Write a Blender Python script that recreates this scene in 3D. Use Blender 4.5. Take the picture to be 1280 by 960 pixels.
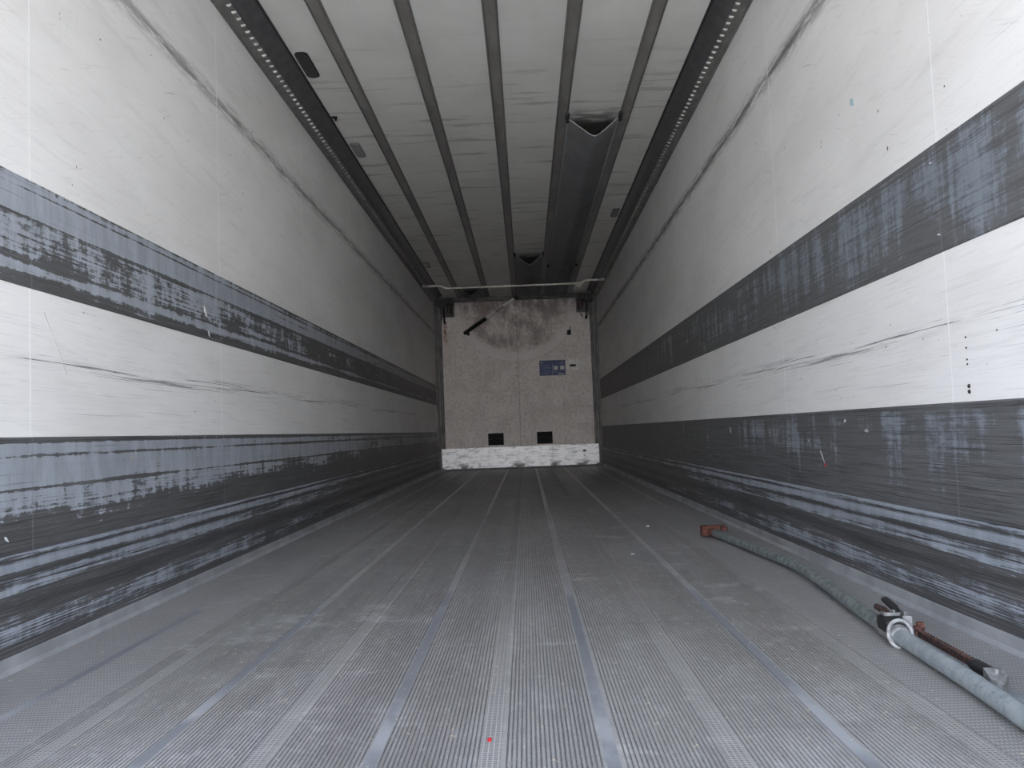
import bpy, bmesh, math, random
from mathutils import Vector, Matrix
random.seed(7)
for o in list(bpy.data.objects): bpy.data.objects.remove(o)
SC = bpy.context.scene
COL = SC.collection

# ------------------------------------------------------------------ camera
HW, H, D, YR = 1.23, 2.612, 12.72, -0.6        # half width, height, front wall, rear opening
cx, ch, yaw, pit, rol, fpx = 0.0997, 0.5573, -0.0149, 0.0566, -0.0372, 1051.76
cy_, sy_, cp_, sp_ = math.cos(yaw), math.sin(yaw), math.cos(pit), math.sin(pit)
F = Vector((sy_*cp_, cy_*cp_, sp_)); R = Vector((cy_, -sy_, 0)); U = R.cross(F)
R2 = R*math.cos(rol)+U*math.sin(rol); U2 = U*math.cos(rol)-R*math.sin(rol)
cam = bpy.data.cameras.new('camera'); camo = bpy.data.objects.new('camera', cam); COL.objects.link(camo)
cam.sensor_width = 36; cam.lens = fpx/1280*36; cam.clip_start = 0.02
m = Matrix((R2, U2, -F)).transposed().to_4x4(); m.translation = Vector((cx, 0, ch)); camo.matrix_world = m
SC.camera = camo
SC.view_settings.view_transform = 'Standard'; SC.view_settings.look = 'None'
SC.view_settings.gamma = 1; SC.view_settings.use_curve_mapping = False
SC.view_settings.exposure = 2.07

# ------------------------------------------------------------------ world: pale hazy daylight sky, brighter at the horizon
w = bpy.data.worlds.new('sky'); SC.world = w; w.use_nodes = True
nt = w.node_tree; nt.nodes.clear()
tc = nt.nodes.new('ShaderNodeTexCoord'); sep = nt.nodes.new('ShaderNodeSeparateXYZ')
nt.links.new(tc.outputs['Generated'], sep.inputs[0])
rp = nt.nodes.new('ShaderNodeValToRGB'); nt.links.new(sep.outputs[2], rp.inputs[0])
e = rp.color_ramp.elements
e[0].position = 0.0; e[0].color = (1.0, 0.975, 0.95, 1)
e[1].position = 1.0; e[1].color = (0.34, 0.46, 0.70, 1)
x = e.new(0.12); x.color = (0.95, 0.96, 1.0, 1)
x = e.new(0.35); x.color = (0.66, 0.75, 0.95, 1)
bg = nt.nodes.new('ShaderNodeBackground'); out = nt.nodes.new('ShaderNodeOutputWorld')
bg.inputs[1].default_value = 2.6
nt.links.new(rp.outputs[0], bg.inputs[0]); nt.links.new(bg.outputs[0], out.inputs[0])

sun = bpy.data.lights.new('sun', 'SUN'); sun.energy = 11; sun.angle = math.radians(1.0); sun.color = (1.0, 0.955, 0.86)
suno = bpy.data.objects.new('sun', sun); COL.objects.link(suno)      # high, from ahead of the trailer: it lights the yard behind the open doors
suno.rotation_euler = Vector((0.25, -0.62, -0.75)).to_track_quat('-Z', 'Y').to_euler()

# ------------------------------------------------------------------ tiny node language
class X:
    """a scalar / vector / colour socket with arithmetic"""
    def __init__(s, nt, sock): s.nt = nt; s.s = sock
    def _m(s, op, *a, clamp=False):
        n = s.nt.nodes.new('ShaderNodeMath'); n.operation = op; n.use_clamp = clamp
        for i, v in enumerate((s,)+a):
            if isinstance(v, X): s.nt.links.new(v.s, n.inputs[i])
            else: n.inputs[i].default_value = v
        return X(s.nt, n.outputs[0])
    def __add__(s, o): return s._m('ADD', o)
    __radd__ = __add__
    def __mul__(s, o): return s._m('MULTIPLY', o)
    __rmul__ = __mul__
    def __sub__(s, o): return s._m('SUBTRACT', o)
    def __rsub__(s, o): return (s*-1.0)+o
    def __truediv__(s, o): return s._m('DIVIDE', o)
    def abs(s): return s._m('ABSOLUTE')
    def clamp(s): return s._m('ADD', 0.0, clamp=True)
    def mod(s, p): return s._m('FLOORED_MODULO', p)
    def sin(s): return s._m('SINE')
    def sqrt(s): return s._m('SQRT')
    def pow(s, p): return s._m('POWER', p)
    def max(s, o): return s._m('MAXIMUM', o)
    def min(s, o): return s._m('MINIMUM', o)
    def gt(s, o): return s._m('GREATER_THAN', o)
    def step(s, a, b):            # 0 below a, 1 above b (a may exceed b)
        n = s.nt.nodes.new('ShaderNodeMapRange'); n.interpolation_type = 'SMOOTHSTEP'
        s.nt.links.new(s.s, n.inputs[0]); n.inputs[1].default_value = a; n.inputs[2].default_value = b
        n.inputs[3].default_value = 0; n.inputs[4].default_value = 1
        return X(s.nt, n.outputs[0])
    def curve(s, pts):            # piecewise linear f(s); pts within 0..1
        n = s.nt.nodes.new('ShaderNodeValToRGB'); s.nt.links.new(s.s, n.inputs[0])
        el = n.color_ramp.elements
        while len(el) > 1: el.remove(el[0])
        el[0].position = pts[0][0]; el[0].color = (pts[0][1],)*3+(1,)
        for p, v in pts[1:]:
            q = el.new(p); q.color = (v, v, v, 1)
        return X(s.nt, n.outputs[0])

class Mat:
    def __init__(s, name):
        s.m = bpy.data.materials.new(name); s.m.use_nodes = True; s.nt = s.m.node_tree
        s.b = s.nt.nodes['Principled BSDF']
        t = s.nt.nodes.new('ShaderNodeTexCoord'); sp = s.nt.nodes.new('ShaderNodeSeparateXYZ')
        s.nt.links.new(t.outputs['Object'], sp.inputs[0])
        s.x, s.y, s.z = (X(s.nt, o) for o in sp.outputs)
    def noise(s, x, y, z, scale=1.0, detail=3, rough=0.55, dist=0.0):
        c = s.nt.nodes.new('ShaderNodeCombineXYZ')
        for i, v in enumerate((x, y, z)):
            if isinstance(v, X): s.nt.links.new(v.s, c.inputs[i])
            else: c.inputs[i].default_value = v
        n = s.nt.nodes.new('ShaderNodeTexNoise'); n.inputs['Scale'].default_value = scale
        n.inputs['Detail'].default_value = detail; n.inputs['Roughness'].default_value = rough
        n.inputs['Distortion'].default_value = dist
        s.nt.links.new(c.outputs[0], n.inputs['Vector'])
        return X(s.nt, n.outputs['Fac'])
    def mix(s, f, a, b):
        n = s.nt.nodes.new('ShaderNodeMix'); n.data_type = 'RGBA'
        for k, v in ((0, f), (6, a), (7, b)):
            if isinstance(v, X): s.nt.links.new(v.s, n.inputs[k])
            elif k == 0: n.inputs[0].default_value = v
            else: n.inputs[k].default_value = tuple(v)+(1,)
        return X(s.nt, n.outputs[2])
    def set(s, col=None, rough=None, metal=None, spec=None, bump=None, strength=0.3, dist=0.002):
        for key, v in (('Base Color', col), ('Roughness', rough), ('Metallic', metal), ('Specular IOR Level', spec)):
            if v is None: continue
            if isinstance(v, X): s.nt.links.new(v.s, s.b.inputs[key])
            elif key == 'Base Color': s.b.inputs[key].default_value = tuple(v)+(1,)
            else: s.b.inputs[key].default_value = v
        if bump is not None:
            n = s.nt.nodes.new('ShaderNodeBump'); n.inputs['Strength'].default_value = strength
            n.inputs['Distance'].default_value = dist
            s.nt.links.new(bump.s, n.inputs['Height']); s.nt.links.new(n.outputs[0], s.b.inputs['Normal'])
        return s.m

def plain(name, col, rough=0.5, metal=0.0, var=0.25, scale=30):
    M = Mat(name); n = M.noise(M.x, M.y, M.z, scale, 4)
    c2 = tuple(c*(1-var) for c in col)
    return M.set(M.mix(n.step(0.35, 0.65), c2, col), rough, metal, bump=n, strength=0.1, dist=0.001)

SEAM0, SEAMD = 2.2414, 1.4262
# --- white side wall skin
def wall_mat(side):
    M = Mat('white_wall_skin_'+side); x, y, z = M.x, M.y, M.z
    seamd = ((y-SEAM0+SEAMD*4+SEAMD/2).mod(SEAMD)-SEAMD/2).abs()
    seam = seamd.step(0.0040, 0.0018)
    cloud = M.noise(x, y*0.6, z*1.5, 2.2, 4)
    fine = M.noise(x, y*1.2, z*16+y*1.0, 2.0, 6, 0.7)
    base = M.mix(cloud.step(0.35, 0.7), (0.81, 0.803, 0.785), (0.74, 0.730, 0.71))
    base = M.mix(fine.step(0.50, 0.80)*0.30, base, (0.42, 0.41, 0.39))
    gr = M.noise(7.0, y*3.0, z*190, 1.0, 4, 0.7)
    base = M.mix(gr.step(0.50, 0.72)*0.30*z.step(2.2, 0.9)+gr.step(0.58, 0.75)*0.12, base, (0.44, 0.44, 0.44))
    gd = M.noise(17.0, y*3.4+z*5.5, z*85-y*32, 1.0, 3, 0.65)
    base = M.mix(gd.step(0.58, 0.72)*0.22*z.gt(1.3), base, (0.45, 0.44, 0.42))
    # rub line left by loads at about 2.1 m
    zz = z-2.085-(M.noise(x, y*0.9, 0.0, 1.0, 3)-0.5)*0.04
    rub = zz.abs().step(0.070, 0.004)
    rn = M.noise(x, y*5.0+z*6, z*60, 1.0, 5, 0.75)
    rub = rub*rn.step(0.38, 0.60)*(0.90 if side == 'right' else 0.70)
    rub2 = zz.abs().step(0.020, 0.004)*M.noise(x, y*4, z*30, 1.0, 4).step(0.35, 0.5)*(0.75 if side == 'right' else 0.5)
    base = M.mix(rub, base, (0.20, 0.19, 0.18)); base = M.mix(rub2, base, (0.10, 0.09, 0.09))
    # thin horizontal scratches, dense at pallet height
    for (zc, wd, k, col, seed, thr) in ((0.800, 0.045, 0.95, (0.05, 0.055, 0.065), 1.3, 0.575),
                                        (0.775, 0.09, 0.7, (0.16, 0.17, 0.18), 6.1, 0.62),
                                        (0.665, 0.05, 0.5, (0.25, 0.36, 0.37), 9.4, 0.60),
                                        (0.90, 0.10, 0.5, (0.25, 0.25, 0.25), 4.4, 0.68)):
        s1 = M.noise(seed, y*0.9+z*6, z*210+(M.noise(seed, y*1.1, 0.0, 1, 2)-0.5)*4, 1.0, 5, 0.72)
        mask = (z-zc).abs().step(wd, wd*0.25)*s1.step(thr, thr+0.035)*k
        base = M.mix(mask, base, col)
    s2 = M.noise(2.0, y*2.2+z*2.4, z*70-y*26, 1.0, 3, 0.6)      # slanting light scuffs on the upper wall
    base = M.mix(z.gt(1.30)*s2.step(0.66, 0.74)*0.40, base, (0.38, 0.37, 0.35))
    s3 = M.noise(5.0, y*24, z*3, 1.0, 3, 0.6)
    base = M.mix(s3.step(0.68, 0.80)*0.22, base, (0.45, 0.44, 0.42))
    base = M.mix(seam*0.85, base, (0.92, 0.92, 0.90))
    sp = M.noise(x, y, z, 42, 1).step(0.79, 0.81)
    base = M.mix(sp, base, (0.06, 0.06, 0.06))
    hgt = M.noise(x, y*0.8, z*0.8, 2.0, 2)+seam*0.25+fine*0.06
    return M.set(base, 0.5, 0.0, 0.3, bump=hgt, strength=0.35, dist=0.004)

# --- scuffed aluminium liner bands; prof gives the amount of black rub by height (0..1 of the band)
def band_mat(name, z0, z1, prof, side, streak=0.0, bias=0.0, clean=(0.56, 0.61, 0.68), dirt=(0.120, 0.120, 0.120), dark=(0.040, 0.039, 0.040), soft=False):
    M = Mat(name); x, y, z = M.x, M.y, M.z
    t = (z-z0)/(z1-z0)
    wob = (M.noise(3.0, y*0.45, 0.0, 1.0, 2)-0.5)*0.05
    p = (t+wob).curve(prof)
    R_ = side == 'right'
    lon = M.noise(1.0, y*1.3, z*120, 1.0, 6, 0.7)            # long streaks
    fin = M.noise(8.0, y*5.0, z*520, 1.0, 4, 0.7)
    ver = M.noise(4.0, y*(11.0 if R_ else 16.0), z*(1.2 if R_ else 5.0), 1.0, 5, 0.65)           # vertical runs
    blo = M.noise(6.0, y*26.0, z*60.0, 1.0, 4, 0.75)
    area = M.noise(9.0, y*1.6, z*7.0, 1.0, 3, 0.6)
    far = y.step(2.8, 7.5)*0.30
    lw, vw = (1.1, 0.9+streak) if not R_ else (0.8, 0.9+streak)
    kk = 'kick' in name
    if kk: lw = 1.9
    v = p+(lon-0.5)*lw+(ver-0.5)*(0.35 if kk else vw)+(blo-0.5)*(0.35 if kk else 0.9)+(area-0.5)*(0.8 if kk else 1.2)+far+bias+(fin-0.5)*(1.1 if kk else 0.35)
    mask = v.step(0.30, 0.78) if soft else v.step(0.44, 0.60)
    c = M.mix(ver.step(0.35, 0.65), clean, tuple(q*0.78 for q in clean))  # bluish sky reflection is built into the clean metal colour
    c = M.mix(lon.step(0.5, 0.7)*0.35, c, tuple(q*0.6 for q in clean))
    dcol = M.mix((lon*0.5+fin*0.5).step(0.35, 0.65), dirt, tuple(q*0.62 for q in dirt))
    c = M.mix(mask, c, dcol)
    thin = M.noise(21.0, y*2.4, z*300, 1.0, 5, 0.72)
    blk = (p*0.40+(lon-0.5)*1.6+(fin-0.5)*1.1+(thin-0.5)*2.2).step(0.40, 0.62)
    c = M.mix(blk*0.85, c, dark)
    sc = (M.noise(11.0, y*1.6+z*3, z*360, 1.0, 5, 0.7)).step(0.54, 0.68)
    c = M.mix(sc*(0.50 if kk else 0.34), c, (0.42, 0.43, 0.45))
    seamd = ((y-SEAM0+SEAMD*4+SEAMD/2).mod(SEAMD)-SEAMD/2).abs()
    if 'kick' not in name: c = M.mix(seamd.step(0.004, 0.002)*0.25, c, (0.30, 0.31, 0.32))
    pits = M.noise(13.0, y*7, z*26, 1.0, 1).step(0.800, 0.83)
    c = M.mix(pits, c, (0.55, 0.55, 0.53))
    c = M.mix(y.step(4.0, 9.5)*0.75, c, (0.20, 0.19, 0.185))         # grime plus painted-in reflection, blended to even grey toward the closed end
    ro = 0.40+mask*0.2
    return M.set(c, ro, 0.45-mask*0.3, 0.5, bump=lon+fin*0.5, strength=0.18, dist=0.002)

up_prof = [(0, .90), (.10, .80), (.17, .15), (.24, .80), (.30, .56), (.45, .52), (.58, .50), (.645, .85), (.67, .08), (.78, .05), (.795, .30), (.81, .02), (.88, .0), (.90, .70), (.93, .20), (1.0, .75)]
lo_prof = [(0, 1.0), (.28, .85), (.36, .52), (.52, .36), (.545, .85), (.575, .12), (.80, .10), (.83, .80), (.86, .20), (.93, .18), (.95, .75), (1.0, .85)]
ki_prof = [(0, .95), (.10, .80), (.16, .48), (.30, .52), (.42, .90), (.60, .90), (.66, .42), (.76, .45), (.80, .95), (.83, .60), (.86, .25), (.92, .20), (.955, .75), (.985, .35), (1.0, .1)]

# --- ridged floor
STRIPS = [0.0175+0.4135*k+0.2067 for k in (-3, -2, -1, 0, 1, 2)]
HATCH = [0.0175+0.4135*k for k in (-2, -1, 0, 1, 2)]
def floor_mat():
    M = Mat('ridged_floor_metal'); x, y, z = M.x, M.y, M.z
    big = M.noise(x, y*0.35, 0.0, 1.6, 4)
    med = M.noise(x*1.5, y*0.8, 0.0, 4.0, 5, 0.65)
    base = M.mix(big.step(0.35, 0.68), (0.265, 0.256, 0.245), (0.355, 0.350, 0.342))
    base = M.mix(med.step(0.45, 0.75)*0.5, base, (0.44, 0.44, 0.44))
    dust = M.noise(x*1.0, y*1.3, 3.0, 3.2, 5, 0.7).step(0.57, 0.66)      # pale scuffed patches
    base = M.mix(dust*0.55, base, (0.58, 0.58, 0.58))
    tr = M.noise(x*0.6, y*5.0, 7.0, 1.6, 4, 0.6).step(0.60, 0.72)
    base = M.mix(tr*0.38, base, (0.17, 0.17, 0.17))
    lane = M.noise(x*9, y*0.12, 0.0, 1.0, 3).step(0.45, 0.65)            # worn lanes along the floor
    base = M.mix(lane*0.35, base, (0.19, 0.18, 0.18))
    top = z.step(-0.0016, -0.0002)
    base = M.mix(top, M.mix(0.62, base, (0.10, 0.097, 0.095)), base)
    grain = M.noise(x, y, z, 220, 3)
    wear = M.noise(x*40, y*14, 4.0, 1.0, 4, 0.7)
    base = M.mix(wear.step(0.52, 0.72)*0.5, base, (0.19, 0.185, 0.18))
    base = M.mix(wear.step(0.46, 0.30)*0.30, base, (0.58, 0.57, 0.56))
    base = M.mix(grain.step(0.55, 0.70)*0.40, base, (0.62, 0.61, 0.59))
    # smooth joint strips
    d = None
    for c in STRIPS:
        q = (x-c).abs(); d = q if d is None else d.min(q)
    st = d.step(0.0125, 0.0110)
    sc = M.mix(M.noise(x*3, y*2, 2.0, 2, 4).step(0.38, 0.62), (0.19, 0.205, 0.225), (0.36, 0.375, 0.40))
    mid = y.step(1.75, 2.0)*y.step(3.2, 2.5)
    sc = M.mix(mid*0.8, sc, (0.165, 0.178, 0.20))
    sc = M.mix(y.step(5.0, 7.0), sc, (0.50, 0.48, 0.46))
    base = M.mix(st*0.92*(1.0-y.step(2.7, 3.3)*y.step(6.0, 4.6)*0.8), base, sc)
    # cross-hatched tread
    d2 = None
    for c in HATCH:
        q = (x-c).abs(); d2 = q if d2 is None else d2.min(q)
    hb = d2.step(0.0185, 0.0170)
    P = 2*math.pi/0.0095
    gx = (x*P).sin(); gy = (y*P).sin()
    dia = (((x+y*0.5)*(P*0.62)).sin())*(((x-y*0.5)*(P*0.62)).sin())
    hatch = (gx.max(gy)).step(0.35, 0.9)
    base = M.mix(hb, base, M.mix(hatch*0.6, M.mix(0.55, base, (0.12, 0.115, 0.11)), base))
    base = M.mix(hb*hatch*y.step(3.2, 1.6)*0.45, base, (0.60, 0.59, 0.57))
    side = x.abs().step(0.865, 0.875)*(1.0-st)
    weave = dia.step(0.0, 0.6)
    wc = M.mix(weave, (0.20, 0.195, 0.19), (0.46, 0.455, 0.445))
    base = M.mix(side*0.65, base, wc)
    crumbs = M.noise(x, y, 9.0, 60, 0).step(0.80, 0.82)
    base = M.mix(crumbs*0.8, base, (0.60, 0.52, 0.38))
    h = hb*hatch+side*weave+grain*0.25
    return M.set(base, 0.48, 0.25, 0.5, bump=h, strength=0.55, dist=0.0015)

def ceil_mat():
    M = Mat('white_ceiling_skin'); x, y, z = M.x, M.y, M.z
    cl = M.noise(x, y*0.7, z, 2.4, 5, 0.6)
    c = M.mix(cl.step(0.35, 0.7), (0.80, 0.79, 0.745), (0.72, 0.71, 0.665))
    sm = M.noise(x*1.6, y*13, 0.0, 1.0, 4, 0.6)
    c = M.mix(sm.step(0.54, 0.68)*y.step(3.8, 5.5)*0.55, c, (0.30, 0.29, 0.27))
    sc = M.noise(x*60, y*6+x*20, 5.0, 1.0, 3).step(0.68, 0.75)
    c = M.mix(sc*0.35, c, (0.36, 0.35, 0.32))
    seam = ((y-4.9+1.25*5+0.6).mod(1.25)-0.6).abs().step(0.004, 0.002)
    c = M.mix(seam*0.6, c, (0.85, 0.84, 0.80))
    for cxx, yy in ((0.62, 5.46), (0.215, 9.75), (-0.60, 11.95)):       # soot at each duct mouth; the duct's dark interior is painted in
        q = M.noise(x*7, y*20, 1.0, 1, 4)
        s = (x-cxx).abs().step(0.19, 0.10)*(y-yy+0.12).step(-0.10, 0.12)*(y-yy-0.5).step(0.05, -0.05)
        c = M.mix(s*q.step(0.30, 0.55)*0.80, c, (0.12, 0.11, 0.10))
        c = M.mix((x-cxx).abs().step(0.19, 0.17)*(y-yy).step(0.02, 0.12)*0.9, c, (0.06, 0.055, 0.05))
    return M.set(c, 0.5, 0, 0.35, bump=M.noise(x, y, 0.0, 3, 3)+seam*0.3, strength=0.3, dist=0.003)

def front_mat():
    M = Mat('stained_front_bulkhead'); x, y, z = M.x, M.y, M.z
    c1 = M.noise(x, 0.0, z, 3.0, 6, 0.65)
    c2 = M.noise(x*24, 0.0, z*26, 1.0, 4, 0.7)
    c3 = M.noise(x*40, 2.0, z*4, 1.0, 4, 0.6)
    c = M.mix(c1.step(0.38, 0.66), (0.80, 0.745, 0.71), (0.66, 0.60, 0.565))
    c = M.mix(c2.step(0.44, 0.68)*0.6, c, (0.42, 0.36, 0.33))
    c = M.mix(c3.step(0.5, 0.75)*0.35, c, (0.50, 0.44, 0.42))
    r = ((x*x)+((z-2.6)*(z-2.6))).sqrt()
    ins = r.step(0.86, 0.78)*M.noise(x*5, 1.0, z*3.5, 1.0, 6, 0.75).step(0.36, 0.60)
    c = M.mix(ins*0.8, c, (0.26, 0.205, 0.185))
    edge = z.step(2.25, 2.55)*M.noise(x*7, 3.0, z*2, 1.0, 4, 0.7).step(0.35, 0.6)
    c = M.mix(edge*0.7, c, (0.16, 0.12, 0.11))
    arc = (r-0.925).abs().step(0.075, 0.045)*z.step(2.3, 2.05)
    c = M.mix(arc*0.6, c, (0.76, 0.71, 0.68))
    ln = (r-0.985).abs().step(0.010, 0.003)*z.step(2.1, 2.0)
    c = M.mix(ln*0.25, c, (0.30, 0.27, 0.26))
    ru = (x+1.075).abs().step(0.05, 0.01)*(z-2.07).abs().step(0.22, 0.05)*M.noise(x*20, 0.0, z*12, 1, 3).step(0.4, 0.6)
    c = M.mix(ru*0.85, c, (0.30, 0.09, 0.04))
    ru = (x-1.0).abs().step(0.06, 0.02)*(z-2.38).abs().step(0.2, 0.08)*M.noise(x*20, 5.0, z*9, 1, 3).step(0.4, 0.6)
    c = M.mix(ru*0.8, c, (0.16, 0.06, 0.04))
    seam = (x-0.012).abs().step(0.008, 0.004)
    c = M.mix(seam*0.45, c, (0.16, 0.14, 0.14))
    return M.set(c, 0.5, 0, 0.35, bump=c1+c2*0.2-seam, strength=0.3, dist=0.003)

def kickplate_mat():
    M = Mat('scratched_bright_aluminium'); x, z = M.x, M.z
    a = M.noise(x*4, 0.0, z*70, 1.0, 5, 0.75); b = M.noise(x*7, 2.0, z*12, 1.0, 5, 0.75)
    c = M.mix((a*0.6+b*0.5).step(0.52, 0.70), (0.97, 0.97, 0.98), (0.35, 0.35, 0.36))
    low = z.step(0.13, 0.05)*M.noise(x*4.3, 5.0, z*5, 1.0, 2).step(0.50, 0.62)
    c = M.mix(low*0.85, c, (0.05, 0.05, 0.05))
    return M.set(c, 0.50, 0.45, 0.5, bump=a, strength=0.12)

def galv_mat(nm, ca, cb):
    M = Mat(nm); n = M.noise(M.x, M.y, M.z, 38, 4, 0.65); n2 = M.noise(M.x, M.y*0.3, M.z, 160, 3)
    c = M.mix(n.step(0.38, 0.62), ca, cb)
    c = M.mix(n2.step(0.62, 0.72)*0.6, c, (0.12, 0.12, 0.11))
    return M.set(c, 0.42, 0.45, 0.5, bump=n, strength=0.2, dist=0.001)
def rust_mat(name='rusty_steel', a=(0.17, 0.058, 0.036), b=(0.04, 0.024, 0.022)):
    M = Mat(name); n = M.noise(M.x, M.y, M.z, 120, 5, 0.7)
    return M.set(M.mix(n.step(0.40, 0.60), b, a), 0.8, 0.1, 0.3, bump=n, strength=0.6, dist=0.002)
def rib_mat():
    M = Mat('punched_rail_metal'); x, y = M.x, M.y
    P = 2*math.pi/0.011
    d = ((x*P).sin()*(y*P).sin()).step(0.15, 0.6)
    n = M.noise(x*3, y*1.2, 0.0, 3, 4)
    c = M.mix(n.step(0.35, 0.65), (0.36, 0.35, 0.32), (0.29, 0.27, 0.25))
    c = M.mix(d*0.55, c, (0.10, 0.098, 0.095))
    return M.set(c, 0.5, 0.25, 0.4, bump=1.0-d, strength=0.4, dist=0.001)

def tab_mat():
    M = Mat('bare_tab_metal'); n = M.noise(M.x, 0.0, M.z, 4, 1)
    g = M.nt.nodes.new('ShaderNodeObjectInfo'); sp = M.nt.nodes.new('ShaderNodeSeparateXYZ')
    M.nt.links.new(g.outputs['Location'], sp.inputs[0]); yy = X(M.nt, sp.outputs[1]); rn = X(M.nt, g.outputs['Random'])
    return M.set(M.mix(((yy-YR).step(4.3, 5.6)*0.9+rn*0.3).clamp(), (0.50, 0.50, 0.46), (0.17, 0.17, 0.155)), 0.5, 0.2)  # tabs get darker along the rail toward the closed end
MT = dict(
    wallL=wall_mat('left'), wallR=wall_mat('right'), floor=floor_mat(), ceil=ceil_mat(), front=front_mat(),
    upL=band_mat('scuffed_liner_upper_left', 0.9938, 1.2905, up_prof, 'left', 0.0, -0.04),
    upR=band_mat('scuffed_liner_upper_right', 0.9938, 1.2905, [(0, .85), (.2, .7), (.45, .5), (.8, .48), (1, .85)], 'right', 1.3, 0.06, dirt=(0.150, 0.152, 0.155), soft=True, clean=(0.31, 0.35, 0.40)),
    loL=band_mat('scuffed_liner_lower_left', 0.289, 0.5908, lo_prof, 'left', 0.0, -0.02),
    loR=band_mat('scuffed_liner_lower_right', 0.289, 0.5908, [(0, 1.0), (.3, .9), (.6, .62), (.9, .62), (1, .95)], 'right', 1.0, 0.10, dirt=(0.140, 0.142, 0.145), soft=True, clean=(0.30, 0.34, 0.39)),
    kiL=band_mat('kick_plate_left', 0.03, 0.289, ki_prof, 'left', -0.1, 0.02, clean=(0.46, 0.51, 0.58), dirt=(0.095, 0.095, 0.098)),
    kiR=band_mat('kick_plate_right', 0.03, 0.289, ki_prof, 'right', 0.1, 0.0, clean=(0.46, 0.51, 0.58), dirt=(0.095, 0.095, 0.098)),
    kick=kickplate_mat(), galv=galv_mat('galvanised_tube', (0.15, 0.175, 0.17), (0.30, 0.34, 0.335)), galvn=galv_mat('smooth_galvanised_tube', (0.31, 0.35, 0.365), (0.42, 0.46, 0.475)), rust=rust_mat(), rust2=rust_mat('rusty_dark_steel', (0.085, 0.042, 0.033), (0.016, 0.014, 0.014)),
    rib=rib_mat(),
    cove=plain('cove_strip_grey', (0.33, 0.34, 0.35), 0.5, 0.1, 0.3, 5),
    groove=plain('black_seal_rubber', (0.03, 0.03, 0.03), 0.7),  # black rubber for the corner rails' edge seal
    ribedge=plain('rail_lip_metal', (0.22, 0.21, 0.20), 0.5, 0.3),
    rail=plain('dark_rail_metal', (0.125, 0.125, 0.127), 0.42, 0.3, 0.25, 14),
    railf=plain('rail_flange_metal', (0.24, 0.24, 0.225), 0.5, 0.3, 0.25, 14),
    tab=tab_mat(), tabf=plain('far_tab_metal', (0.22, 0.22, 0.20), 0.6),  # darker tab colour for the far row
    black=plain('black_plastic', (0.010, 0.010, 0.010), 0.8),
    blackm=plain('black_steel', (0.03, 0.028, 0.027), 0.5, 0.4),
    lens=plain('grey_lamp_lens', (0.30, 0.30, 0.30), 0.25, 0.0, 0.1),
    lensd=plain('dark_lamp_lens', (0.022, 0.020, 0.022), 0.35, 0.0, 0.2),
    duct=plain('grey_duct_fabric', (0.43, 0.432, 0.435), 0.7, 0.0, 0.16, 5),
    hem=plain('pale_duct_hem', (0.42, 0.42, 0.425), 0.6),
    post=plain('dark_post_metal', (0.12, 0.115, 0.112), 0.5, 0.3, 0.4, 8),
    postl=plain('worn_post_metal', (0.24, 0.23, 0.225), 0.5, 0.3, 0.4, 8),
    pipe=plain('cream_pipe_metal', (0.62, 0.60, 0.52), 0.35, 0.3, 0.3),
    pale=plain('pale_strut_sleeve', (0.78, 0.76, 0.73), 0.5),
    greyrod=plain('grey_strut_rod', (0.36, 0.33, 0.31), 0.4, 0.3),
    navy=plain('navy_sticker', (0.020, 0.042, 0.16), 0.5, 0, 0.2),
    wht=plain('white_print', (0.62, 0.62, 0.62), 0.5, 0, 0.1),
    tint=plain('pale_blue_print', (0.20, 0.24, 0.38), 0.5, 0, 0.2),
    yel=plain('yellow_print', (0.55, 0.50, 0.12), 0.5, 0, 0.2),
    plate=plain('pinkish_white_plate', (0.93, 0.88, 0.86), 0.5, 0, 0.3, 40),
    collar=plain('worn_aluminium_casting', (0.30, 0.30, 0.295), 0.5, 0.4, 0.5, 60),
    red=plain('red_plastic', (0.65, 0.02, 0.03), 0.5), whitec=plain('white_chip', (0.85, 0.84, 0.80), 0.6),
    gouge=plain('white_gouge', (0.75, 0.76, 0.77), 0.6), ringm=plain('ring_metal', (0.34, 0.34, 0.33), 0.5, 0.2, 0.4, 60), scuff=plain('faint_grey_scuff', (0.50, 0.50, 0.49), 0.6), blue=plain('pale_blue_mark', (0.42, 0.60, 0.66), 0.6),
    asphalt=plain('pale_concrete_yard', (0.50, 0.475, 0.445), 0.9, 0, 0.2, 2),
    shell=plain('white_outer_shell', (0.75, 0.75, 0.74), 0.4),
)

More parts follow.
